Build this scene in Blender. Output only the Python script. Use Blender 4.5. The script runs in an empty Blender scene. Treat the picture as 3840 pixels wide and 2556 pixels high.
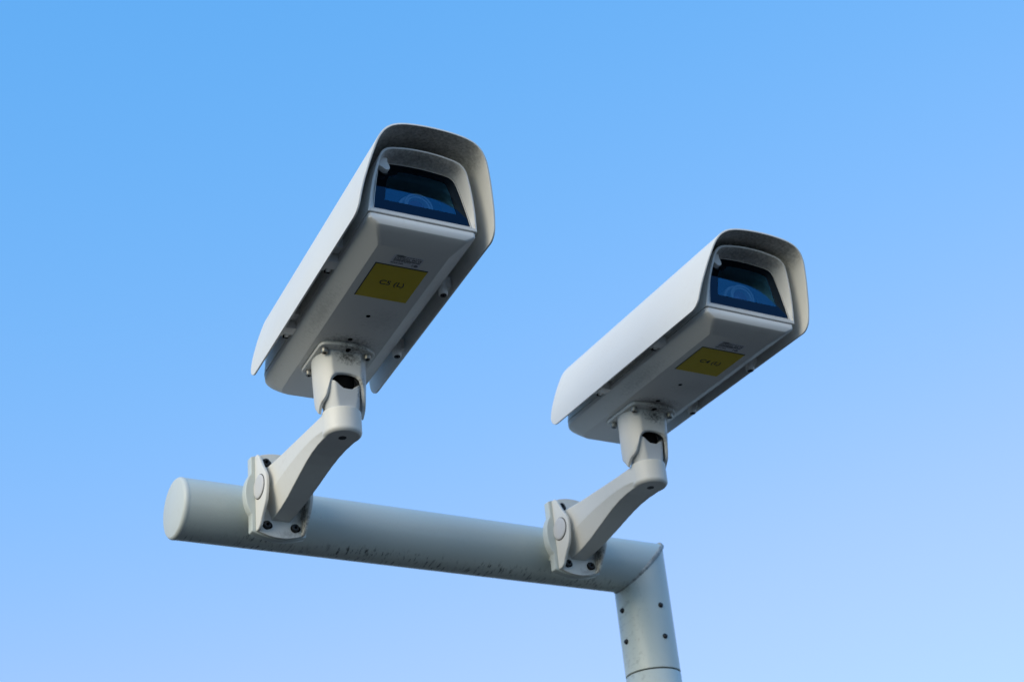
import bpy, bmesh, math, random
from mathutils import Vector, Matrix, Euler

# ------------------------------------------------------------------ camera, sky, sun, exposure
S = 0.001                                   # everything below is modelled in millimetres
scene = bpy.context.scene
RAD = math.radians
C = bpy.data.collections.new('scene_objects'); scene.collection.children.link(C)

cam_d = bpy.data.cameras.new('view_camera'); cam = bpy.data.objects.new('view_camera', cam_d)
C.objects.link(cam)
right = Vector((0.8529967856, -0.5135419798, -0.0931188417))
up = Vector((-0.1766716697, -0.4519949756, 0.8743499527))
back = Vector((-0.4911046543, -0.7293662845, -0.4762783236))
m = Matrix((right, up, back)).transposed().to_4x4()
m.translation = Vector((-1533.629, -1971.361, -892.210)) * S
cam.matrix_world = m
cam_d.sensor_width = 36.0; cam_d.lens = 54.6325
cam_d.clip_start = 0.02; cam_d.clip_end = 4000
cam_d.dof.use_dof = True; cam_d.dof.focus_distance = 1.93; cam_d.dof.aperture_fstop = 8.0
scene.camera = cam

SUN_EL, SUN_AZ = 22.0, 197.0                # azimuth of the sun, degrees anticlockwise from +X
SKY = 0.10; SUN = 2.5
SKY_GRADE = [(1.52, 1.33), (3.55, 0.46), (7.3, 0.25)]
world = bpy.data.worlds.new('World'); scene.world = world; world.use_nodes = True
nt = world.node_tree; nt.nodes.clear()
wo = nt.nodes.new('ShaderNodeOutputWorld'); bg = nt.nodes.new('ShaderNodeBackground')
sky = nt.nodes.new('ShaderNodeTexSky'); sky.sky_type = 'NISHITA'; sky.sun_disc = False
sky.sun_elevation = RAD(SUN_EL); sky.sun_rotation = RAD(90 - SUN_AZ)
sky.altitude = 0; sky.air_density = 1.3; sky.dust_density = 0.8; sky.ozone_density = 2.0
bg.inputs['Strength'].default_value = SKY
# grade the physical sky per channel: deeper blue overhead, paler towards the horizon
sc_ = nt.nodes.new('ShaderNodeSeparateColor'); cc_ = nt.nodes.new('ShaderNodeCombineColor')
nt.links.new(sky.outputs[0], sc_.inputs[0])
ch_ = []
for i_, (gain, gam) in enumerate(SKY_GRADE):
    p_ = nt.nodes.new('ShaderNodeMath'); p_.operation = 'POWER'; p_.inputs[1].default_value = gam
    q_ = nt.nodes.new('ShaderNodeMath'); q_.operation = 'MULTIPLY'; q_.inputs[1].default_value = gain
    nt.links.new(sc_.outputs[i_], p_.inputs[0]); nt.links.new(p_.outputs[0], q_.inputs[0]); ch_.append(q_.outputs[0])
lim = nt.nodes.new('ShaderNodeMath'); lim.operation = 'MULTIPLY'; lim.inputs[1].default_value = 0.655; nt.links.new(ch_[1], lim.inputs[0])
smn = nt.nodes.new('ShaderNodeMath'); smn.operation = 'SMOOTH_MIN'; smn.inputs[2].default_value = 1.5
nt.links.new(ch_[0], smn.inputs[0]); nt.links.new(lim.outputs[0], smn.inputs[1])
nt.links.new(smn.outputs[0], cc_.inputs[0]); nt.links.new(ch_[1], cc_.inputs[1]); nt.links.new(ch_[2], cc_.inputs[2])
nt.links.new(cc_.outputs[0], bg.inputs['Color'])
nt.links.new(bg.outputs[0], wo.inputs['Surface'])

sun_d = bpy.data.lights.new('sun', 'SUN'); sun = bpy.data.objects.new('sun', sun_d); C.objects.link(sun)
sun_d.energy = SUN; sun_d.angle = RAD(45); sun_d.color = (1.0, 0.86, 0.66)
sv = Vector((math.cos(RAD(SUN_EL)) * math.cos(RAD(SUN_AZ)), math.cos(RAD(SUN_EL)) * math.sin(RAD(SUN_AZ)), math.sin(RAD(SUN_EL))))
sun.rotation_euler = sv.to_track_quat('Z', 'Y').to_euler()

vs = scene.view_settings
vs.view_transform = 'Standard'; vs.look = 'None'; vs.gamma = 1.0; vs.exposure = 0.0; vs.use_curve_mapping = False

# ------------------------------------------------------------------ materials
def node(nt, t, **k):
    n = nt.nodes.new(t)
    for a, b in k.items(): setattr(n, a, b)
    return n

def material(name):
    mt = bpy.data.materials.new(name); mt.use_nodes = True
    return mt, mt.node_tree, mt.node_tree.nodes['Principled BSDF']

def noise(nt, scale, detail=4, rough=0.55, vec=None):
    n = node(nt, 'ShaderNodeTexNoise'); n.inputs['Scale'].default_value = scale
    n.inputs['Detail'].default_value = detail; n.inputs['Roughness'].default_value = rough
    if vec is not None: nt.links.new(vec, n.inputs['Vector'])
    return n.outputs['Fac']

def ramp(nt, src, a, b, ca=(0, 0, 0, 1), cb=(1, 1, 1, 1)):
    r = node(nt, 'ShaderNodeValToRGB'); r.color_ramp.elements[0].position = a; r.color_ramp.elements[1].position = b
    r.color_ramp.elements[0].color = ca; r.color_ramp.elements[1].color = cb
    nt.links.new(src, r.inputs[0]); return r.outputs[0]

def math_(nt, op, a, b=None, c=None):
    n = node(nt, 'ShaderNodeMath', operation=op); n.use_clamp = False
    for i, v in enumerate((a, b, c)):
        if v is None: continue
        if isinstance(v, (int, float)): n.inputs[i].default_value = v
        else: nt.links.new(v, n.inputs[i])
    return n.outputs[0]

def mix(nt, fac, a, b):
    n = node(nt, 'ShaderNodeMix', data_type='RGBA')
    if isinstance(fac, (int, float)): n.inputs[0].default_value = fac
    else: nt.links.new(fac, n.inputs[0])
    for i, v in ((6, a), (7, b)):
        if isinstance(v, tuple): n.inputs[i].default_value = v
        else: nt.links.new(v, n.inputs[i])
    return n.outputs[2]

def objco(nt):
    tc = node(nt, 'ShaderNodeTexCoord'); oi = node(nt, 'ShaderNodeObjectInfo')
    ad = node(nt, 'ShaderNodeVectorMath', operation='ADD'); nt.links.new(tc.outputs['Object'], ad.inputs[0])
    sc = node(nt, 'ShaderNodeVectorMath', operation='SCALE'); sc.inputs[0].default_value = (1, 2, 3)
    nt.links.new(oi.outputs['Random'], sc.inputs['Scale']); nt.links.new(sc.outputs[0], ad.inputs[1])
    return tc.outputs['Object'], ad.outputs[0]

def paint(name, col, rough=0.42, grime=0.5, speck=0.4, streak=False, zone=None, inner=False, bump=0.12, coat=0.0):
    """sprayed metal or plastic: faint mottling, dust film, fly specks and scuffs"""
    mt, nt, p = material(name)
    raw, co = objco(nt)
    c0 = tuple(col) + (1,)
    dk = tuple(v * f for v, f in zip(col, (0.70, 0.67, 0.60))) + (1,)
    big = ramp(nt, noise(nt, 14, 5, 0.6, co), 0.46, 0.72)
    fine = ramp(nt, noise(nt, 120, 6, 0.7, co), 0.50, 0.74)
    film = math_(nt, 'MULTIPLY', math_(nt, 'MULTIPLY', big, fine), grime)
    tone = ramp(nt, noise(nt, 5, 3, 0.5, co), 0.3, 0.7, tuple(v * 0.95 for v in col) + (1,), c0)
    c = mix(nt, film, tone, dk)
    sp = ramp(nt, noise(nt, 420, 2, 0.5, co), 0.70, 0.76)
    spz = ramp(nt, noise(nt, 22, 3, 0.6, co), 0.52, 0.68)
    c = mix(nt, math_(nt, 'MULTIPLY', math_(nt, 'MULTIPLY', sp, spz), speck), c, (0.03, 0.03, 0.028, 1))
    if zone is not None:                       # list of (centre, radii, strength): moss and soot where water collects, inner ones mixed with painted shade
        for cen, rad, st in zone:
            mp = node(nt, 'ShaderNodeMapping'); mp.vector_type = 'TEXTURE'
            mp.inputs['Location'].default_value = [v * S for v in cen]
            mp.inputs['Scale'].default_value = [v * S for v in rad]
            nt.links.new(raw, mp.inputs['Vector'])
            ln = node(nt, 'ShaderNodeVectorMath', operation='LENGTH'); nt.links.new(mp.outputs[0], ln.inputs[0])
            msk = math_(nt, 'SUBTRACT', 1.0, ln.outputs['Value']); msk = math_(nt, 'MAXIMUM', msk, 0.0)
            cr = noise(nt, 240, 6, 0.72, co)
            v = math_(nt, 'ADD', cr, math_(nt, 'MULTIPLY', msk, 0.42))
            dirt_shade = ramp(nt, v, *((0.44, 1.02) if inner else (0.60, 0.92)))
            dirt_shade = math_(nt, 'MULTIPLY', math_(nt, 'MULTIPLY', dirt_shade, ramp(nt, msk, 0.0, 0.35)), st)
            if inner:                          # soot plus painted-in shade, only on downward-facing faces of hood and bezel
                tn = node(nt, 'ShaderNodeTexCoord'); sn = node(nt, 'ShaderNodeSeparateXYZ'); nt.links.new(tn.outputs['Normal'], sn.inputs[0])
                dirt_shade = math_(nt, 'MULTIPLY', dirt_shade, ramp(nt, math_(nt, 'MULTIPLY', sn.outputs['Z'], -1.0), 0.25, 0.6))
            c = mix(nt, dirt_shade, c, (0.05, 0.042, 0.03, 1))
    if streak:                                 # black algae combed along the underside of the pipe
        sx = node(nt, 'ShaderNodeSeparateXYZ'); nt.links.new(raw, sx.inputs[0])
        low = ramp(nt, math_(nt, 'MULTIPLY', sx.outputs['Z'], -1.0), 0.0335, 0.0395)
        mp = node(nt, 'ShaderNodeMapping'); mp.inputs['Scale'].default_value = (1.0, 0.22, 0.5)
        mp.inputs['Rotation'].default_value = (0, 0, RAD(25))
        nt.links.new(raw, mp.inputs['Vector'])
        st = ramp(nt, noise(nt, 230, 4, 0.65, mp.outputs[0]), 0.545, 0.66)
        pt = ramp(nt, noise(nt, 9, 2, 0.5, raw), 0.30, 0.50)
        left = node(nt, 'ShaderNodeMapRange'); left.inputs[1].default_value = -0.02; left.inputs[2].default_value = -0.12
        nt.links.new(sx.outputs['X'], left.inputs[0])
        f = math_(nt, 'MULTIPLY', math_(nt, 'MULTIPLY', st, pt), math_(nt, 'MULTIPLY', low, left.outputs[0]))
        c = mix(nt, math_(nt, 'MULTIPLY', f, 0.93), c, (0.018, 0.018, 0.016, 1))
    nt.links.new(c, p.inputs['Base Color'])
    rr = node(nt, 'ShaderNodeMapRange'); rr.inputs[3].default_value = rough - 0.06; rr.inputs[4].default_value = rough + 0.14
    nt.links.new(noise(nt, 30, 4, 0.6, co), rr.inputs[0]); nt.links.new(rr.outputs[0], p.inputs['Roughness'])
    p.inputs['Coat Weight'].default_value = coat; p.inputs['Coat Roughness'].default_value = 0.12
    bp = node(nt, 'ShaderNodeBump'); bp.inputs['Strength'].default_value = bump; bp.inputs['Distance'].default_value = 0.0004
    nt.links.new(noise(nt, 900, 2, 0.5, co), bp.inputs['Height']); nt.links.new(bp.outputs[0], p.inputs['Normal'])
    return mt

def plain(name, col, rough=0.5, metal=0.0, var=0.15):
    mt, nt, p = material(name); raw, co = objco(nt)
    c = ramp(nt, noise(nt, 90, 4, 0.6, co), 0.3, 0.75, tuple(v * (1 - var) for v in col) + (1,), tuple(col) + (1,))
    nt.links.new(c, p.inputs['Base Color']); p.inputs['Roughness'].default_value = rough; p.inputs['Metallic'].default_value = metal
    return mt

WHITE = (0.76, 0.745, 0.70)
M = {}
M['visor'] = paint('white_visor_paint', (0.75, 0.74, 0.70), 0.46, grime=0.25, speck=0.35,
                   zone=[((0, -95, 118), (105, 70, 64), 0.8)], inner=True)  # shade under the hood top painted in along with soot specks
M['body'] = paint('white_housing_paint', (0.76, 0.74, 0.69), 0.44, grime=0.30, speck=0.5)
M['cover'] = paint('white_cover_plastic', (0.74, 0.72, 0.68), 0.55, grime=0.55, speck=0.5,
                   zone=[((0, 182, 0), (50, 26, 30), 0.62), ((-58, 130, 6), (16, 90, 16), 0.25), ((20, 120, 0), (40, 40, 8), 0.15)])
M['bezel'] = paint('white_bezel_plastic', (0.72, 0.70, 0.66), 0.5, grime=0.7, speck=0.7, zone=[((0, -80, 112), (78, 24, 26), 0.8)], inner=True)  # soffit shade painted into the colour together with grime
M['mount'] = paint('white_mount_paint', (0.66, 0.645, 0.60), 0.40, grime=0.3, speck=0.6,
                   zone=[((4, 196, -14), (30, 16, 17), 0.95), ((24, 210, -44), (11, 16, 22), 0.8), ((8, 188, -4), (34, 14, 8), 0.8)])
M['arm'] = paint('white_arm_paint', (0.73, 0.71, 0.65), 0.40, grime=0.35, speck=0.3,
                 zone=[((32, -100, -28), (9, 22, 42), 0.9), ((12, -88, -58), (26, 9, 9), 0.35)])
M['knuckle'] = paint('white_knuckle_paint', (0.60, 0.60, 0.585), 0.42, grime=0.5, speck=0.8,
                     zone=[((22, -312, 64), (12, 16, 26), 0.9)])
M['pole'] = paint('pale_grey_green_pole_paint', (0.60, 0.64, 0.585), 0.34, grime=0.28, speck=0.5, streak=True, bump=0.05, coat=0.08)
M['adapter'] = paint('pale_grey_green_adapter_paint', (0.56, 0.60, 0.56), 0.36, grime=0.4, speck=0.3)
M['cap'] = paint('pale_end_cap_paint', (0.58, 0.61, 0.575), 0.42, grime=0.35, speck=0.2)
M['weld'] = plain('painted_weld_bead', (0.62, 0.63, 0.59), 0.5, 0, 0.75)
M['steel'] = plain('weathered_steel', (0.42, 0.40, 0.36), 0.42, 0.8, 0.5)
M['dark_steel'] = plain('blackened_steel', (0.045, 0.045, 0.045), 0.38, 0.55, 0.5)
M['black'] = plain('black_recess', (0.004, 0.004, 0.004), 1.0)
M['black'].node_tree.nodes['Principled BSDF'].inputs['Specular IOR Level'].default_value = 0.1
M['rubber'] = plain('black_rubber', (0.018, 0.02, 0.02), 0.55)
M['button'] = paint('pale_grey_cap_plastic', (0.60, 0.59, 0.58), 0.5, grime=0.4, speck=0.3)
M['yellow'] = plain('yellow_sticker_vinyl', (0.62, 0.46, 0.006), 0.6, 0, 0.06)
M['sticker_edge'] = plain('black_sticker_border', (0.01, 0.01, 0.01), 0.6)
M['ink'] = plain('black_print', (0.012, 0.012, 0.014), 0.6)
M['label'] = plain('silver_grey_label', (0.66, 0.66, 0.68), 0.42, 0, 0.05)
M['label_pale'] = plain('pale_print', (0.55, 0.55, 0.56), 0.5)
M['frit'] = plain('black_enamel_glass', (0.0008, 0.0012, 0.002), 0.015)
_p = M['frit'].node_tree.nodes['Principled BSDF']; _p.inputs['Specular IOR Level'].default_value = 0.40; _p.inputs['Specular Tint'].default_value = (0.15, 0.5, 1.0, 1)
M['lens_barrel'] = plain('grey_blue_lens_barrel', (0.46, 0.52, 0.56), 0.35)
M['interior'] = plain('dark_inner_plastic', (0.004, 0.005, 0.007), 0.8)
M['ground'] = paint('asphalt', (0.048, 0.042, 0.036), 0.9, grime=0.4, speck=0.2)

def glass_mat():
    mt, nt, p = material('coated_window_glass'); nt.nodes.remove(p)
    out = nt.nodes['Material Output']
    tr = node(nt, 'ShaderNodeBsdfTransparent'); tr.inputs[0].default_value = (0.62, 0.78, 0.85, 1)
    gl = node(nt, 'ShaderNodeBsdfGlossy'); gl.inputs['Roughness'].default_value = 0.02; gl.inputs[0].default_value = (0.16, 0.55, 0.92, 1)
    fr = node(nt, 'ShaderNodeFresnel'); fr.inputs[0].default_value = 1.7
    f = math_(nt, 'ADD', math_(nt, 'MULTIPLY', fr.outputs[0], 1.0), 0.085)
    mx = node(nt, 'ShaderNodeMixShader'); nt.links.new(f, mx.inputs[0]); nt.links.new(tr.outputs[0], mx.inputs[1]); nt.links.new(gl.outputs[0], mx.inputs[2])
    nt.links.new(mx.outputs[0], out.inputs['Surface']); return mt
M['glass'] = glass_mat()
def lens_mat():
    mt, nt, p = material('coated_lens_glass')
    p.inputs['Base Color'].default_value = (0.16, 0.06, 0.09, 1); p.inputs['Roughness'].default_value = 0.03
    p.inputs['Specular IOR Level'].default_value = 0.9; p.inputs['Specular Tint'].default_value = (0.9, 0.6, 0.8, 1)
    return mt
M['lens'] = lens_mat()

# ------------------------------------------------------------------ mesh helpers
def bake(o):
    dg = bpy.context.evaluated_depsgraph_get(); dg.update()
    me = bpy.data.meshes.new_from_object(o.evaluated_get(dg)); me.name = o.name
    old = o.data; o.modifiers.clear(); o.data = me; bpy.data.meshes.remove(old)

def part(name, verts, faces, mat, parent=None, smooth=35, bevel=0.0, seg=2, ang=30, mods=(), recalc=True):
    """one mesh object; verts in millimetres"""
    me = bpy.data.meshes.new(name)
    me.from_pydata([(x * S, y * S, z * S) for x, y, z in verts], [], faces)
    if recalc:
        bm = bmesh.new(); bm.from_mesh(me); bmesh.ops.recalc_face_normals(bm, faces=bm.faces); bm.to_mesh(me); bm.free()
    o = bpy.data.objects.new(name, me); C.objects.link(o)
    me.materials.append(M[mat])
    if bevel:
        b = o.modifiers.new('b', 'BEVEL'); b.width = bevel * S; b.segments = seg; b.limit_method = 'ANGLE'; b.angle_limit = RAD(ang)
        b.use_clamp_overlap = True; b.harden_normals = False
    for t, kw in mods:
        md = o.modifiers.new('m', t)
        for a, v in kw.items(): setattr(md, a, v)
    if bevel or mods: bake(o)
    me = o.data
    for p in me.polygons: p.use_smooth = True
    me.set_sharp_from_angle(angle=RAD(smooth))
    if parent: o.parent = parent
    return o

class G:
    """collects geometry"""
    def __init__(s): s.v = []; s.f = []
    def add(s, v, f):
        n = len(s.v); s.v += [tuple(p) for p in v]; s.f += [[i + n for i in q] for q in f]; return s
    def loft(s, rings, cap0=True, cap1=True, closed=True):
        n = len(rings[0]); v = [p for r in rings for p in r]; f = []
        for a in range(len(rings) - 1):
            for i in range(n if closed else n - 1):
                j = (i + 1) % n; f.append([a * n + i, a * n + j, (a + 1) * n + j, (a + 1) * n + i])
        if cap0: f.append(list(range(n))[::-1])
        if cap1: f.append([(len(rings) - 1) * n + i for i in range(n)])
        return s.add(v, f)
    def box(s, x0, x1, y0, y1, z0, z1):
        return s.loft([[(x0, y0, z), (x1, y0, z), (x1, y1, z), (x0, y1, z)] for z in (z0, z1)])
    def tube(s, p0, p1, r0, r1=None, n=32, profile=None):
        """solid of revolution round p0->p1; profile = [(t, r)]"""
        p0, p1 = Vector(p0), Vector(p1); d = (p1 - p0); L = d.length; d.normalize()
        a = d.orthogonal().normalized(); b = d.cross(a)
        prof = profile or [(0, r0), (L, r0 if r1 is None else r1)]
        return s.loft([[tuple(p0 + d * t + (a * math.cos(2 * math.pi * k / n) + b * math.sin(2 * math.pi * k / n)) * r) for k in range(n)] for t, r in prof])
    def build(s, name, mat, parent=None, **k): return part(name, s.v, s.f, mat, parent, **k)

def rrect(x0, x1, y0, y1, rf, rr, n=7):
    """plan outline, front (y0) corners of radius rf, rear (y1) corners of radius rr"""
    pts = []
    for cx, cy, r, a0 in ((x1 - rf, y0 + rf, rf, -90), (x1 - rr, y1 - rr, rr, 0), (x0 + rr, y1 - rr, rr, 90), (x0 + rf, y0 + rf, rf, 180)):
        for k in range(n):
            a = RAD(a0 + 90 * k / (n - 1)); pts.append((cx + r * math.cos(a), cy + r * math.sin(a)))
    return pts

def spline(pts, n):
    """Catmull-Rom through 2-D points, n samples a span"""
    P = [pts[0]] + list(pts) + [pts[-1]]; out = []
    for i in range(1, len(P) - 2):
        for k in range(n):
            t = k / n; a, b, c, d = P[i - 1], P[i], P[i + 1], P[i + 2]
            out.append(tuple(0.5 * ((2 * b[j]) + (-a[j] + c[j]) * t + (2 * a[j] - 5 * b[j] + 4 * c[j] - d[j]) * t * t + (-a[j] + 3 * b[j] - 3 * c[j] + d[j]) * t ** 3) for j in range(2)))
    out.append(pts[-1]); return out

def interp(tab, x):
    if x <= tab[0][0]: return tab[0][1]
    for (a, b), (c, d) in zip(tab, tab[1:]):
        if x <= c: return b + (d - b) * (x - a) / (c - a)
    return tab[-1][1]

def empty(name, label, cat, group=None):
    o = bpy.data.objects.new(name, None); C.objects.link(o); o.empty_display_size = 0.05
    o['label'] = label; o['category'] = cat
    if group: o['group'] = group
    return o

def lettering(name, text, size, loc, mat, parent, slant=0.0, width=1.0, depth=0.12):
    cu = bpy.data.curves.new(name, 'FONT'); cu.body = text; cu.size = size * S; cu.align_x = 'CENTER'; cu.align_y = 'CENTER'
    cu.shear = slant; cu.extrude = depth * S; cu.offset = 0.00012 if mat == 'ink' else 0.0
    t = bpy.data.objects.new(name, cu); C.objects.link(t)
    dg = bpy.context.evaluated_depsgraph_get(); dg.update()
    me = bpy.data.meshes.new_from_object(t.evaluated_get(dg)); bpy.data.objects.remove(t); bpy.data.curves.remove(cu)
    for v in me.vertices:                       # flip to read from underneath: x right, up = towards the lens end
        x, y, z = v.co; v.co = (x * width + loc[0] * S, -y + loc[1] * S, -z + loc[2] * S)
    me.materials.clear(); me.materials.append(M[mat]); me.name = name
    o = bpy.data.objects.new(name, me); C.objects.link(o); o.parent = parent
    return o

def screw(name, tip, axis, r, h, mat, parent, hexr=0.5):
    """socket-head screw, head from tip back along axis"""
    g = G(); tip, ax = Vector(tip), Vector(axis).normalized()
    prof = [(0, r * 0.86), (h * 0.10, r), (h, r)]
    a = ax.orthogonal().normalized(); b = ax.cross(a); n = 24
    rings = []
    for t, rr in ((h * 0.6, r * hexr * 0.96), (0.0, r * hexr), (0.0, r * 0.88), (h * 0.10, r), (h, r)):
        rings.append([tuple(tip + ax * t + (a * math.cos(2 * math.pi * k / n) + b * math.sin(2 * math.pi * k / n)) * rr) for k in range(n)])
    g.loft(rings)
    o = g.build(name, mat, parent, smooth=40)
    s = G(); s.tube(tip + ax * (h * 0.55), tip + ax * (h * 0.58), r * hexr * 0.97, n=6).build('hex_socket', 'black', o, smooth=20)
    return o

# ------------------------------------------------------------------ ground far below the picture
GZ = -2500.0
gr = part('ground', [(-60000, -60000, GZ), (60000, -60000, GZ), (60000, 60000, GZ), (-60000, 60000, GZ)], [[0, 1, 2, 3]], 'ground', recalc=False)
gr['kind'] = 'structure'

# ------------------------------------------------------------------ mast
R = 45.0
mast = empty('camera_mast', 'pale grey green steel pole with mitred elbow and thick horizontal arm carrying both cameras', 'pole')
def bent(n=96, xa=-806.0, zb=-184.6):
    """horizontal pipe mitred at 45 degrees into the upright"""
    rings = []
    def ring(f): return [f(math.cos(2 * math.pi * k / n), math.sin(2 * math.pi * k / n)) for k in range(n)]
    return ring
n = 96
cs = [(math.cos(2 * math.pi * k / n), math.sin(2 * math.pi * k / n)) for k in range(n)]
g = G()   # crossbar: u = z offset, w = y offset ; mitre plane x = z
g.loft([[(xa, R * s, R * c) for c, s in cs] for xa in (-808.0, -600, -400, -200, -80)] + [[(R * c, R * s, R * c) for c, s in cs]], cap1=False)
g.build('crossbar', 'pole', mast, smooth=50)
g = G()   # upright: x = R c ; top follows the mitre plane
g.loft([[(R * c, R * s, R * c - 0.0) for c, s in cs]] + [[(R * c, R * s, zz) for c, s in cs] for zz in (-60, -120, -183.6)] + [[((R - 1.2) * c, (R - 1.2) * s, -184.6) for c, s in cs]], cap0=False)
g.build('upright', 'pole', mast, smooth=50)
g = G()
g.tube((0, 0, -186.3), (0, 0, GZ), 0, n=96, profile=[(0, R - 1.3), (1.2, R), (1200, R), (-GZ - 186.3, R)])
g.build('lower_pole', 'pole', mast, smooth=50)
G().tube((0, 0, -184.2), (0, 0, -186.6), R - 2.2, n=64).build('joint_gap', 'black', mast)
g = G(); g.tube((0, 0, GZ + 0.5), (0, 0, GZ + 18), 110, n=64)
g.build('base_flange', 'pole', mast, bevel=2)
# rounded end cap
prof = [(0, 41.0), (0.7, 42.6), (2.2, 44.2), (4.2, 45.25), (6.8, 45.35), (8.2, 45.15)]
g = G(); g.tube((-815.5, 0, 0), (-807, 0, 0), 0, n=96, profile=prof); g.build('end_cap', 'cap', mast, smooth=50)
# weld bead round the mitre
rnd = random.Random(4)
nb, kb = 240, 10; rings = []
for i in range(nb):
    a = 2 * math.pi * i / nb
    p = Vector((R * math.cos(a), R * math.sin(a), R * math.cos(a)))
    nrm = Vector((math.cos(a), math.sin(a), 0)) + Vector((0, math.sin(a), math.cos(a)))
    nrm = nrm.normalized() if nrm.length > 0.2 else Vector((0, math.sin(a), 0)).normalized()
    tg = Vector((-math.sin(a), math.cos(a), -math.sin(a))).normalized(); bn = nrm.cross(tg).normalized()
    w = 3.7 + 0.4 * math.sin(i * 1.9) + rnd.uniform(-.35, .35); h = 1.5 + 0.35 * math.sin(i * 1.9 + 1) + rnd.uniform(-.15, .15)
    h *= 1.0 - 0.85 * max(0.0, math.cos(a)) ** 6
    rings.append([tuple(p + bn * (w * math.cos(2 * math.pi * k / kb)) + nrm * (h * math.sin(2 * math.pi * k / kb))) for k in range(kb)])
rings.append(rings[0]); g = G(); g.loft(rings, cap0=False, cap1=False); g.build('weld_bead', 'weld', mast, smooth=60)
for ax, az in (((-1, 0, 0), -79), ((-1, 0, 0), -132), ((0, -1, 0), -80.5), ((0, -1, 0), -133)):
    a = Vector(ax); base = a * (R - 1.0) + Vector((0, 0, az))
    g = G(); g.tube(base, base + a * 5.2, 0, n=20, profile=[(0, 4.6), (1.4, 4.6), (1.5, 3.8), (3.2, 3.6), (4.6, 2.6), (5.1, 1.2)])
    g.build('bolt', 'dark_steel', mast, smooth=40)

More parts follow.
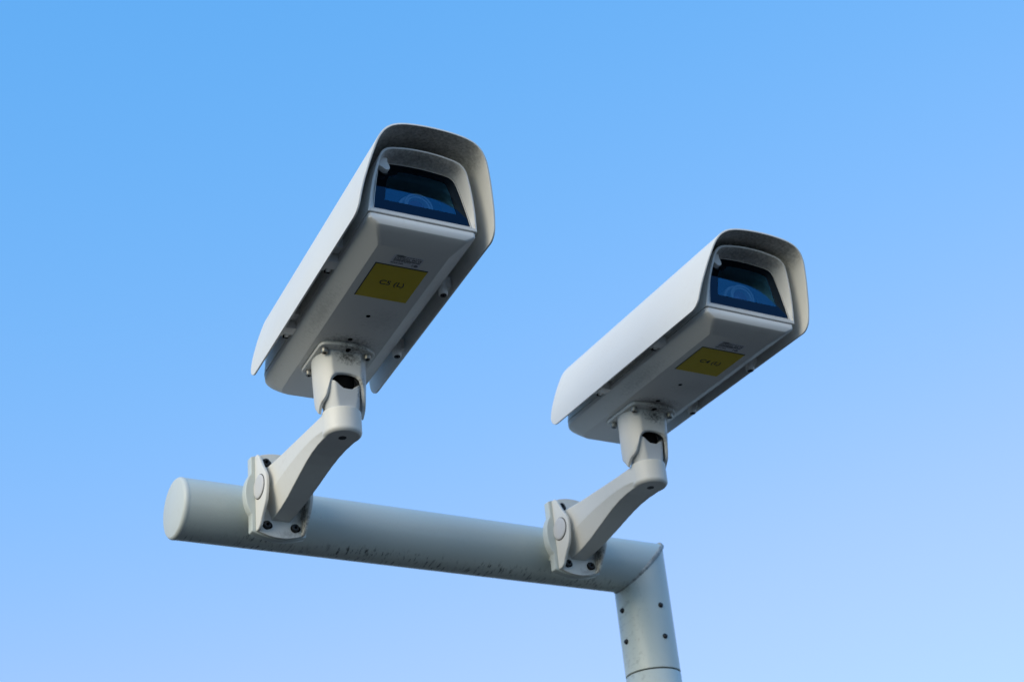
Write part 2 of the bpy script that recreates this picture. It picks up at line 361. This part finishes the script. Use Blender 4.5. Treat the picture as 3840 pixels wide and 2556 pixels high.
# ------------------------------------------------------------------ wall bracket clamped to the crossbar
def bracket(tx, label):
    root = empty('camera_bracket', label, 'bracket', 'brackets holding the cameras on the crossbar')
    root.location = (tx * S, 0, 0)
    # adapter plate: flat plate with arched top and bottom and a round bulge on each side
    side = [(41.5, -57.0), (41.5, -32.0), (44.0, -27.0), (48.0, -18.0), (50.3, -8.0), (50.8, 1.0), (50.0, 10.0), (47.0, 19.0), (42.8, 27.0), (41.5, 31.0), (41.5, 57.0)]
    side = spline(side[:2], 1)[:1] + [(41.5, -31.0)] + spline([(41.5, -31.0), (44.6, -26.0), (48.6, -16.0), (50.6, 0.0), (48.6, 16.0), (44.6, 26.0), (41.5, 31.0)], 4)[1:] + [(41.5, 57.0)]
    top = [(x, 57.0 + 8.0 * (1 - (x / 41.5) ** 2)) for x in [41.5 - 83.0 * k / 16 for k in range(1, 16)]]
    outl = side + top + [(-x, z) for x, z in side[::-1]] + [(-x, -z) for x, z in top]
    g = G(); g.loft([[(x, y, z) for x, z in outl] for y in (-83.4, -70.0)])
    ad = g.build('adapter_plate', 'adapter', root, bevel=1.6, seg=3, ang=40, smooth=45)
    # saddle between the adapter and the pipe
    g = G(); pr = [(-70.3, -22), (-70.3, 22)] + [(-R * math.cos(RAD(a)) - 0.2, R * math.sin(RAD(a))) for a in (34, 20, 10, 0, -10, -20, -34)]
    g.loft([[(x, y, z) for y, z in pr] for x in (-22, 22)]); g.build('saddle', 'adapter', root, bevel=1.0)
    # arm base: floor plate plus two side cheeks that bulge forward
    fl = [(-36, -56.5), ] + [(x, -56.5 - 8.0 * (1 - (x / 36.0) ** 2)) for x in [-36 + 72 * k / 16 for k in range(1, 16)]] + [(36, -56.5)]
    outl = fl + [(-x, -z) for x, z in fl]
    g = G(); g.loft([[(x, y, z) for x, z in outl] for y in (-88.2, -83.8)])
    base = g.build('base_plate', 'arm', root, bevel=1.0, seg=2, ang=40, smooth=45)
    edge = spline([(-57.5, -91.5), (-53, -98), (-45, -103), (-36, -110), (-26, -117.5), (-14, -121.5), (3, -123.2), (14, -121.5), (24, -116), (34, -108.5), (44, -102.5), (52, -98), (57.5, -92)], 4)
    bk = spline([(57.5, -84.0), (30, -83.9), (0, -83.8), (-30, -83.9), (-57.5, -84.0)], 4)
    for sx in (-1, 1):
        g = G(); poly = [(y, z) for z, y in edge] + [(y, z) for z, y in bk]
        rings = []
        for xo, sh in ((36.3, 0), (31.0, 1.0)):
            rings.append([(sx * xo, y, z) for y, z in poly])
        g.loft(rings); ck = g.build('side_cheek', 'arm', root, bevel=1.6, seg=3, ang=40, smooth=45)
        g = G(); g.tube((sx * 36.0, -99, 4.5), (sx * 38.2, -99, 4.5), 0, n=48, profile=[(0, 17.2), (1.2, 17.2), (2.0, 16.2), (2.2, 13)])
        g.build('round_plug', 'button', root, smooth=40)
        g = G(); g.tube((sx * 36.1, -99.6, 4.2), (sx * 36.5, -99.6, 4.2), 18.3, n=48); g.build('plug_gap', 'black', root)
    # the arm, cast in one piece with its collar; remeshed so that faces blend like a casting
    T = [(-84, 13.5, -39.5, 24, -10, 41, 20), (-95, 13.5, -38.5, 23.6, -8, 40, 18.5), (-122, 14.6, -34.5, 23.8, -2.5, 38.6, 18.5), (-147, 15.8, -29, 24.2, 2, 37.2, 19),
         (-175, 17.6, -21, 24.8, 6, 36.3, 19.5), (-198, 18.8, -14, 25.2, 8.5, 35.6, 20), (-218, 19.8, -8.2, 25.5, 10, 35.0, 20.5), (-240, 20.8, -3.4, 25.8, 11, 34.4, 21), (-262, 21.6, -0.9, 26.1, 10.5, 33.8, 22),
         (-282, 22.2, -0.6, 26.3, 8.0, 33.4, 23), (-293, 22.4, -0.6, 26.3, 5.0, 33.2, 23)]
    g = G()
    g.loft([[(-wb, y, zb), (wb, y, zb), (ws, y, zc), (ws, y, zt - 4), (wt, y, zt), (-wt, y, zt), (-ws, y, zt - 4), (-ws, y, zc)] for y, wb, zb, ws, zc, zt, wt in T])
    g.tube((0, -293, -1), (0, -293, 34), 0, n=72, profile=[(0, 22.4), (1.2, 24.2), (3.0, 25.8), (5.5, 26.5), (34.2, 26.5), (35, 25.8)])
    g.build('arm', 'arm', root, smooth=80, mods=[('REMESH', dict(mode='VOXEL', voxel_size=0.75 * S, adaptivity=0)), ('SMOOTH', dict(iterations=3, factor=0.5))])
    g = G(); g.tube((0, -293, -1.3), (0, -293, 0.5), 5.4, n=28); g.build('collar_plug', 'rubber', root, smooth=30)
    # knuckle rising out of the collar, hollow, scooped at front and back
    nn = 96; zt_tab = [(0, 61.5), (16, 61.8), (26, 64.5), (33, 67.5), (42, 71), (55, 74), (75, 76), (90, 76.5)]
    def rad(th, z, inner):
        k = min(max((z - 34) / 40.0, 0), 1)
        r = 22.4 + 7.0 * k ** 0.7; fd = 19.6 + 3.6 * k
        if inner: r -= 3.4; fd -= 3.4
        ca = abs(math.cos(th)); rr = r
        if ca > 0.05: rr = min(r, fd / ca)
        return rr
    rings = []
    cols = [2 * math.pi * i / nn for i in range(nn)]
    def fold(th): a = abs((math.degrees(th) + 180) % 360 - 180); return a if a <= 90 else 180 - a
    for inner, ts in ((False, [0, .25, .5, .75, .94, 1]), (True, [1, .94, .75, .5, .25, 0])):
        for t in ts:
            ring = []
            for th in cols:
                z1 = interp(zt_tab, fold(th)); z = 30 + (z1 - 30) * t; rr = rad(th, z, inner)
                ring.append((rr * math.sin(th), -293 - rr * math.cos(th), z))
            rings.append(ring)
    g = G(); g.loft(rings, cap0=False, cap1=True); g.build('knuckle', 'knuckle', root, smooth=42)
    g = G(); g.tube((0, -293, 35), (0, -293, 92), 0, n=40, profile=[(0, 17), (20, 20.5), (57, 19)]); g.build('added_dark_core', 'black', root)  # black core added so the open knuckle looks dark inside
    # screws in their slotted holes
    for sx, sz in ((-1, -1), (1, -1), (-1, 1), (1, 1)):
        cx, cz = sx * 21.3, sz * 47.6
        g = G(); ol = []
        for k in range(36):
            a = 2 * math.pi * k / 36; ol.append((cx + 3.2 * (1 if math.cos(a) > 0 else 0) + 6.6 * math.cos(a) * (0.86 if math.cos(a) > 0 else 1), cz + (6.6 if math.cos(a) <= 0 else 5.3) * math.sin(a)))
        g.loft([[(x, y, z) for x, z in ol] for y in (-88.55, -87.5)]); g.build('screw_slot', 'black', root, smooth=30)
        sc = screw('mounting_screw', (cx - 0.3, -93.2, cz), (0, 1, 0), 5.4, 5, 'dark_steel', root, 0.45)
    return root

bk_l = bracket(-689.70, 'white swivel bracket arm bolted to the crossbar near its capped end')
bk_r = bracket(-184.30, 'white swivel bracket arm bolted to the crossbar beside the elbow')

# ------------------------------------------------------------------ the camera housings
def security_camera(code, label, mat, sag, vx, vy):
    root = empty('security_camera', label, 'security camera', 'security cameras on the mast')
    root.matrix_world = mat
    # ---- lower cover: stacked plan outlines from the seam down to the flat underside
    lv = [(21.2, 72.3, -70.4, 355, 5, 34), (16.0, 72.1, -70.5, 355, 5, 34), (14.2, 71.6, -70.4, 354.6, 5, 33), (11.6, 68.3, -69.8, 352.5, 6, 31), (8.2, 62.3, -68.2, 349, 6.5, 27),
          (6.6, 59.5, -65.0, 347, 6.5, 25), (5.0, 56.6, -58.0, 345, 6.5, 23), (0.0, 47.6, -39.0, 338, 5, 16)]
    rings = [[(x, y, z) for x, y in rrect(-w + 0.6, w + 0.6, f, r, rf, rr)] for z, w, f, r, rf, rr in lv]
    g = G(); g.loft(rings)
    cover = g.build('lower_cover', 'cover', root, smooth=28, bevel=1.8, seg=3, ang=19)
    # gasket line between the two shells
    g = G(); g.loft([[(x, y, z) for x, y in rrect(-71.2, 72.4, -69.2, 354, 5, 33)] for z in (20.6, 22.6)]); g.build('seam_gasket', 'rubber', root)
    # ---- upper shell
    half = [(73.0, 21.9), (72.2, 32), (70.7, 48), (68.3, 64), (64.9, 81), (60.7, 97)] + [(58.2, 103.5), (54.6, 108.6), (49.6, 112.3), (42.5, 114.6), (32, 116.4), (20, 117.8), (8, 118.5)]
    prof = [(x + 0.6, z) for x, z in half] + [(-x + 0.6, z) for x, z in half[::-1]]
    prof = [(prof[0][0] * 0.5, 21.9)] + prof + [(prof[-1][0] * 0.5, 21.9)]
    sl = 0.1925
    def fy(z): return -71.5 - (z - 21.6) * sl
    rings = [[(x, fy(z), z) for x, z in prof]]
    rings.append([(x, fy(z) + 3, z) for x, z in prof])
    for y in (60, 200, 318): rings.append([(x, y, z) for x, z in prof])
    for k in range(1, 8):
        t = RAD(90 * k / 7); sx = (72 - 33 + 33 * math.cos(t)) / 72; sz = 1 - 0.28 * (1 - math.cos(t))
        rings.append([(0.6 + (x - 0.6) * sx, 320 + 34.5 * math.sin(t), 21.9 + (z - 21.9) * sz) for x, z in prof])
    g = G(); g.loft(rings, cap0=False)
    shell = g.build('upper_shell', 'body', root, smooth=32, mods=[('SOLIDIFY', dict(thickness=2.4 * S, offset=-1))])
    # ---- bezel: rim face, soffit walls back to the window, small ledge
    outer = prof[1:-1]; cnt = len(outer)
    def scale(x, z, d):     # inset of the rim outline
        zz = max(z, 22.0); cx = 0.6
        nx = (x - cx) * (1 - d / 72.0); nz = 21.9 + (z - 21.9) * (1 - d / 96.0) ; return (cx + nx, nz)
    def gy(z): return -71.6 + (z - 27) * 0.077
    glass = [(67.0, 27.2), (66.0, 33), (64.0, 47), (61.3, 62), (58.6, 77), (55.6, 91)] + [(53.8, 98.5), (51.0, 104.2), (46.5, 107.6), (40, 109.3), (30, 110.6), (18, 111.5), (7, 112.0)]
    gl = [(x + 0.6, z) for x, z in glass] + [(-x + 0.6, z) for x, z in glass[::-1]]
    def ring3(r2, fyy): return [(x, fyy(x, z), z) for x, z in r2]
    r0 = outer
    r1 = [scale(x, z, 0.9) for x, z in outer]; r2 = [scale(x, z, 2.4) for x, z in outer]; 
    r1 = [(x, max(z, 22.4)) for x, z in r1]; 
    r2 = [(x, z) for x, z in r2]
    r2[0] = (r2[0][0], 26.0); r2[-1] = (r2[-1][0], 26.0)
    r2[1] = (r2[1][0], 33); r2[-2] = (r2[-2][0], 33)
    rings = [[(x, fy(z) + 1.2, z) for x, z in r0], [(x, fy(z) - 0.6, z) for x, z in r1], [(x, fy(z) - 0.6, z) for x, z in r2], [(x, fy(z) + 0.6, z) for x, z in [scale(x, z, 3.0) if i not in (0, cnt - 1) else (x * 0.985, 26.6) for i, (x, z) in enumerate(outer)]],
             [(x, gy(z), z) for x, z in gl], [(x, gy(z) + 5.6, z) for x, z in gl]]
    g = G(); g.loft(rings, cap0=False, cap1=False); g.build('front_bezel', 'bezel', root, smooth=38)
    def inset(r, d):
        cx, cz = 0.6, 66.0; return [(cx + (x - cx) * (1 - d / 60.0), cz + (z - cz) * (1 - d / 40.5)) for x, z in r]
    g = G(); g.loft([[(x, gy(z) + 1.0, z) for x, z in gl], [(x, gy(z) + 1.0, z) for x, z in inset(gl, 1.0)], [(x, gy(z) + 3.6, z) for x, z in inset(gl, 1.0)]], cap0=False, cap1=False)
    g.build('window_gasket', 'rubber', root)
    g = G(); a_, b_ = inset(gl, 0.8), inset(gl, 1.6)
    g.loft([[(x, gy(z) + .7, z) for x, z in a_], [(x, gy(z) + .4, z) for x, z in a_], [(x, gy(z) + .4, z) for x, z in b_], [(x, gy(z) + 1.4, z) for x, z in b_]], cap0=False, cap1=False)
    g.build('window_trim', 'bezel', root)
    # ---- window: black enamel border and the clear coated pane
    go = inset(gl, 1.5)
    win = [(48.8, 46.0), (47.8, 52), (46.2, 61), (44.7, 70), (43.2, 79), (41.4, 88)] + [(40.4, 93.0), (38.4, 95.8), (34.6, 97.4), (28, 98.4), (20, 99.2), (11, 99.8), (4, 100.0)]
    wl = [(x + 0.6, z) for x, z in win] + [(-x + 0.6, z) for x, z in win[::-1]]
    # the border has a rounded notch at its upper left
    notch = [(-4, 100.0), (-11, 99.8), (-20, 99.2), (-25.2, 98.4), (-27.4, 94.8), (-30.2, 91.4), (-34.2, 89.0), (-39.4, 87.2)]
    wl = [(x + 0.6, z) for x, z in win] + [(x + 0.6, z) for x, z in notch] + [(-x + 0.6, z) for x, z in win[::-1][8:]]
    g = G(); g.loft([[(x, gy(z) + 2.6, z) for x, z in wl], [(x, gy(z) + 1.6, z) for x, z in wl], [(x, gy(z) + 1.6, z) for x, z in go], [(x, gy(z) + 3.0, z) for x, z in go]], cap0=False, cap1=False)
    pane_b = g.build('window_border', 'frit', root, smooth=20)
    g = G(); g.add([(x, gy(z) + 2.2, z) for x, z in wl], [list(range(len(wl)))]); pane = g.build('window_pane', 'glass', root, smooth=20, recalc=False)
    # ---- heater tab in the upper left corner of the window
    tab = [(-53.5, 107), (-61.5, 92.6), (-54.6, 93.2), (-51.5, 92.0), (-48.5, 89.6), (-45.6, 88.7), (-42.6, 89.6), (-40.7, 92.2), (-40.9, 95.4), (-42.2, 98.5), (-43.6, 102), (-43.4, 107.5)]
    g = G(); g.loft([[(x, -75.2, z) for x, z in tab], [(x, gy(z) + .4, z) for x, z in tab]])
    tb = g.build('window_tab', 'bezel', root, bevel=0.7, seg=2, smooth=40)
    sh = [(x + (0.9 if x > -52 else 0), z - 1.3) for x, z in tab]
    g = G(); g.loft([[(x, gy(z) + .3, z) for x, z in sh], [(x, gy(z) + 1.4, z) for x, z in sh]]); g.build('tab_seal', 'rubber', tb)
    # ---- camera module behind the window
    g = G(); g.box(-54, 55, -20, 120, 28, 100); g.build('inner_module', 'interior', root, bevel=3)
    lx, lz, ly = 5.8, 61.0, -52.0
    prof_l = [(36, 24), (12, 24), (11, 23.4), (10.9, 20.4), (1.2, 20.0), (0, 19.2), (0, 17.2), (1.0, 16.8), (2.0, 16.3), (2.1, 14.4), (7.0, 12.6)]
    g = G(); g.tube((lx, ly, lz), (lx, ly + 36, lz), 0, n=56, profile=prof_l); lens = g.build('lens_barrel', 'lens_barrel', root, smooth=30)
    g = G(); g.tube((lx, ly + 2.6, lz), (lx, ly + 12, lz), 0, n=48, profile=[(0, 1.5), (0.35, 5), (1.2, 8.5), (2.6, 11.2), (4.6, 13.6), (7.0, 13.8)]); g.build('front_element', 'lens', lens, smooth=60)
    # ---- sun visor: one bent sheet with slanted front and rear edges and rounded lower corners
    hp = [(92.4, 13.5), (92.0, 20), (91.2, 31), (89.2, 47), (86.2, 62), (82.6, 78), (78.8, 92), (75.0, 104), (71.0, 112), (65.5, 119), (57, 125), (45, 129), (30, 131.2), (14, 132.3), (0, 132.6)]
    hp = [(x, z - sag * max(0, z - 30) / 100.0) for x, z in hp]
    hs = spline(hp, 4)
    vp = [(-x + 0.6 + vx, z) for x, z in hs] + [(x + 0.6 + vx, z) for x, z in hs[::-1][1:]]
    def corner(z, r):
        h = r - (z - 13.5); return r - math.sqrt(max(r * r - h * h, 0)) if h > 0 else 0.0
    def yf(z): return -80.6 - (z - 23) * 0.372 + corner(z, 13)
    def yr(z): return vy - 0.0021 * max(z - 30, 0) ** 2 - 0.05 * max(z - 30, 0) - corner(z, 22)
    ts = [0, .004, .02, .1, .25, .4, .55, .7, .85, .96, .995, 1]
    rings = [[(x, yf(z) + (yr(z) - yf(z)) * t, z) for x, z in vp] for t in ts]
    g = G(); g.loft(rings, cap0=False, cap1=False, closed=False)
    # thicken by hand so that the sheet keeps an even, rounded edge
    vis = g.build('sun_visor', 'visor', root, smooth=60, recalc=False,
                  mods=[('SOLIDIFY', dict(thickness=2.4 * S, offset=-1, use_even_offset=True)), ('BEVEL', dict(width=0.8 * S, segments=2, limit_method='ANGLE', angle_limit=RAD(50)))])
    # ---- visor fixings: screws on the right, hooked hinges on the left
    for yy in (50.5, 209.0):
        g = G(); g.tube((80.0, yy, 6.6), (80.0, yy, 34), 0, n=32, profile=[(0, 4.9), (1.0, 5.9), (4.0, 6.3), (27.4, 7.6)]); g.box(70, 90, yy - 5, yy + 5, 18, 34)
        bs = g.build('visor_post', 'body', root, smooth=35)
        g = G(); g.tube((80.0, yy, 6.0), (80.0, yy, 8), 0, n=28, profile=[(0, 4.2), (1.0, 4.4)]); g.build('screw_recess', 'black', bs)
        screw('visor_screw', (80.0, yy, 5.6), (0, 0, 1), 3.1, 3, 'dark_steel', bs, 0.5)
    for yy in (44.0, 205.0):
        g = G(); g.box(-87.0, -69.0, yy - 11, yy + 6, 14.5, 28); g.box(-87, -82, yy + 5, yy + 14, 16, 25); g.box(-80.5, -75, yy + 6, yy + 13, 14.5, 28); g.box(-84.5, -70, yy - 28, yy - 12, 26, 40)
        hg = g.build('visor_hinge', 'body', root, bevel=1.2, seg=2, smooth=35)
        g = G(); g.box(-81.5, -74.5, yy + 12.9, yy + 16, 15, 24); g.build('hinge_pin', 'black', hg)
    # ---- yellow code sticker, slightly lifted along its black front and left border
    g = G(); g.box(-35.6, 35.2, -1.5, 73.2, -0.25, 0.1); st = g.build('yellow_sticker', 'yellow', root)
    g = G(); g.box(-35.9, 35.3, -2.0, -0.2, -0.36, 0.1); g.box(-36.3, -34.9, -2.0, 73.2, -0.38, 0.1); g.build('sticker_border', 'sticker_edge', st)
    lettering('code_lettering', code, 13.0, (1.2, 36.8, -0.30), 'ink', st, slant=0.0, width=1.02)
    # ---- information label
    lab = rrect(-20, 20.5, -25.5, -3.8, 2.5, 2.5, 5)
    g = G(); g.loft([[(x, y, z) for x, y in lab] for z in (-0.18, 0.1)]); lb = g.build('information_label', 'label', root)
    z0, z1 = -0.30, -0.10; g = G()
    ell = [(-10.3 + 6.9 * math.cos(a) , -23.1 + 1.95 * math.sin(a) + 0.10 * math.cos(a)) for a in [2 * math.pi * k / 28 for k in range(28)]]
    g.loft([[(x, y, z) for x, y in ell] for z in (z0, z1)])
    rr = random.Random(7)
    def dashes(x0, x1, y, h, words):
        x = x0
        while x < x1:
            w = rr.uniform(*words); w = min(w, x1 - x)
            if w > 0.3: g.box(x, x + w, y - h / 2, y + h / 2, z0, z1)
            x += w + rr.uniform(0.5, 1.0)
    dashes(-2.6, 18.5, -22.6, 0.95, (2.0, 4.5))
    for y in (-20.0, -18.5, -17.0): dashes(-17.2, 3.5, y, 0.62, (1.2, 4.0))
    x = -17.2
    while x < 18.0:                             # bar code
        w = rr.choice((0.3, 0.3, 0.5, 0.8)); g.box(x, x + w, -15.9, -13.0, z0, z1); x += w + rr.choice((0.28, 0.4, 0.6))
    for y in (-11.6,): dashes(-17.2, 6.5, y, 0.6, (1.5, 4))
    for q in range(3): pass
    g.build('label_print', 'ink', lb, smooth=10)
    lettering('label_wordmark', 'SAMSUNG', 2.5, (-10.3, -23.1, -0.36), 'label_pale', lb, width=1.0, depth=0.05)
    lettering('label_marks', 'EAC CE', 4.4, (12.3, -18.6, -0.22), 'ink', lb, width=0.86, depth=0.09)
    lettering('label_origin', 'MADE IN CHINA', 2.2, (-10.2, -8.0, -0.22), 'ink', lb, width=1.05, depth=0.09)
    g = G(); rg = []
    for r in (2.3, 1.3): rg.append([(15.2 + r * 1.15 * math.cos(2 * math.pi * k / 20), -8.0 + r * math.sin(2 * math.pi * k / 20)) for k in range(20)])
    g.loft([[(x, y, z1) for x, y in rg[0]], [(x, y, z0) for x, y in rg[0]], [(x, y, z0) for x, y in rg[1]], [(x, y, z1) for x, y in rg[1]]], cap0=False, cap1=False)
    g.box(14.6, 15.8, -8.6, -7.4, z0, z1); g.box(9.4, 11.8, -9.9, -9.1, z0, z1); g.box(10.0, 10.5, -9.2, -6.9, z0, z1); g.box(9.4, 11.6, -6.9, -6.3, z0, z1)
    g.build('recycling_marks', 'ink', lb, smooth=30)
    # ---- small holes in the underside
    for x, y, r in ((0.2, 116.4, 3.2), (-2.0, 176.5, 3.6)):
        g = G(); g.tube((x, y, -0.22), (x, y, 0.4), 0, n=24, profile=[(0, r * 0.9), (0.3, r)]); g.build('drain_hole', 'black', root)
    # ---- mounting plate with four socket screws
    pl = []
    fr = spline([(-38.8, 196.5), (-35.5, 189.8), (-27, 186.6), (-12, 184.2), (2, 183.6), (16, 184.6), (30, 188.6), (39, 194.6), (42.0, 199.5)], 4)
    pl = fr + [(42.2, 262), (40, 268), (33, 271), (-31, 271), (-38, 268.5), (-39.8, 263)]
    g = G(); g.loft([[(x, y, z) for x, y in pl] for z in (-5.6, -0.1)])
    mp = g.build('mounting_plate', 'mount', root, bevel=1.3, seg=3, ang=35, smooth=40)
    g = G(); g.tube((1.5, 193.2, -5.9), (1.5, 193.2, -5), 3.6, n=20); g.box(-0.6, 3.9, 193, 199, -5.85, -5); g.build('plate_slot', 'black', mp)
    for x, y in ((-30.2, 199.6), (31.4, 199.6), (-30.2, 261.3), (31.4, 261.3)):
        screw('plate_screw', (x, y, -12.6), (0, 0, 1), 4.7, 7.2, 'steel', mp, 0.55)
    # ---- yoke: tapered tube with flat front, arched openings front and back, long cheeks at the sides
    zb_tab = [(0, -39), (14, -39.4), (27, -41), (35, -45), (41, -51), (45, -59), (50, -67), (56, -72.5), (64, -76), (72, -78.5), (80, -83), (90, -90)]
    ax, ay = 0.6, 229.5
    def rad(th, z, inner):
        k = min(max((-5 - z) / 85.0, 0), 1); r = 37.0 - 1.9 * k - 2.6 * k ** 3; fd = 30.2 - 0.4 * k
        if inner: r -= 4.4; fd -= 4.2
        ca = abs(math.cos(th)); return min(r, fd / ca) if ca > 0.05 else r
    nn = 144; cols = [2 * math.pi * i / nn for i in range(nn)]; rings = []
    tt = [0, .15, .3, .45, .6, .75, .88, .97, 1]
    for inner, ts in ((False, tt), (True, tt[::-1])):
        for t in ts:
            ring = []
            for th in cols:
                zb = interp(zb_tab, fold(th)); 
                if inner: zb = zb - 0.6
                z = -5.2 + (zb + 5.2) * t
                if not inner and t == 1: rr = rad(th, z, False) - 0.7
                elif inner and t == 1: rr = rad(th, z, True)
                else: rr = rad(th, z, inner)
                ring.append((ax + rr * math.sin(th), ay - rr * math.cos(th), z))
            rings.append(ring)
    g = G(); g.loft(rings, cap0=False, cap1=True); g.build('mounting_yoke', 'mount', root, smooth=46)
    return root

def fold(th):
    a = abs((math.degrees(th) + 180) % 360 - 180); return a if a <= 90 else 180 - a

def pose(yaw, pit, rol, o):
    mt = Matrix.Rotation(RAD(yaw), 4, 'Z') @ Matrix.Rotation(RAD(pit), 4, 'X') @ Matrix.Rotation(RAD(rol), 4, 'Y')
    mt.translation = Vector(o) * S; return mt

cam_l = security_camera('C5 (L)', 'white box security camera with yellow C5 sticker, mounted near the capped pipe end',
                        pose(-4.72183, -3.09803, 0.98730, (-707.042, -514.553, 133.162)), 0.0, 2.6, 338.0)
cam_r = security_camera('C4 (L)', 'white box security camera with yellow C4 sticker, mounted beside the pole elbow',
                        pose(-4.99565, 2.46714, 1.91797, (-202.873, -522.707, 109.141)), 4.5, 0.0, 351.0)
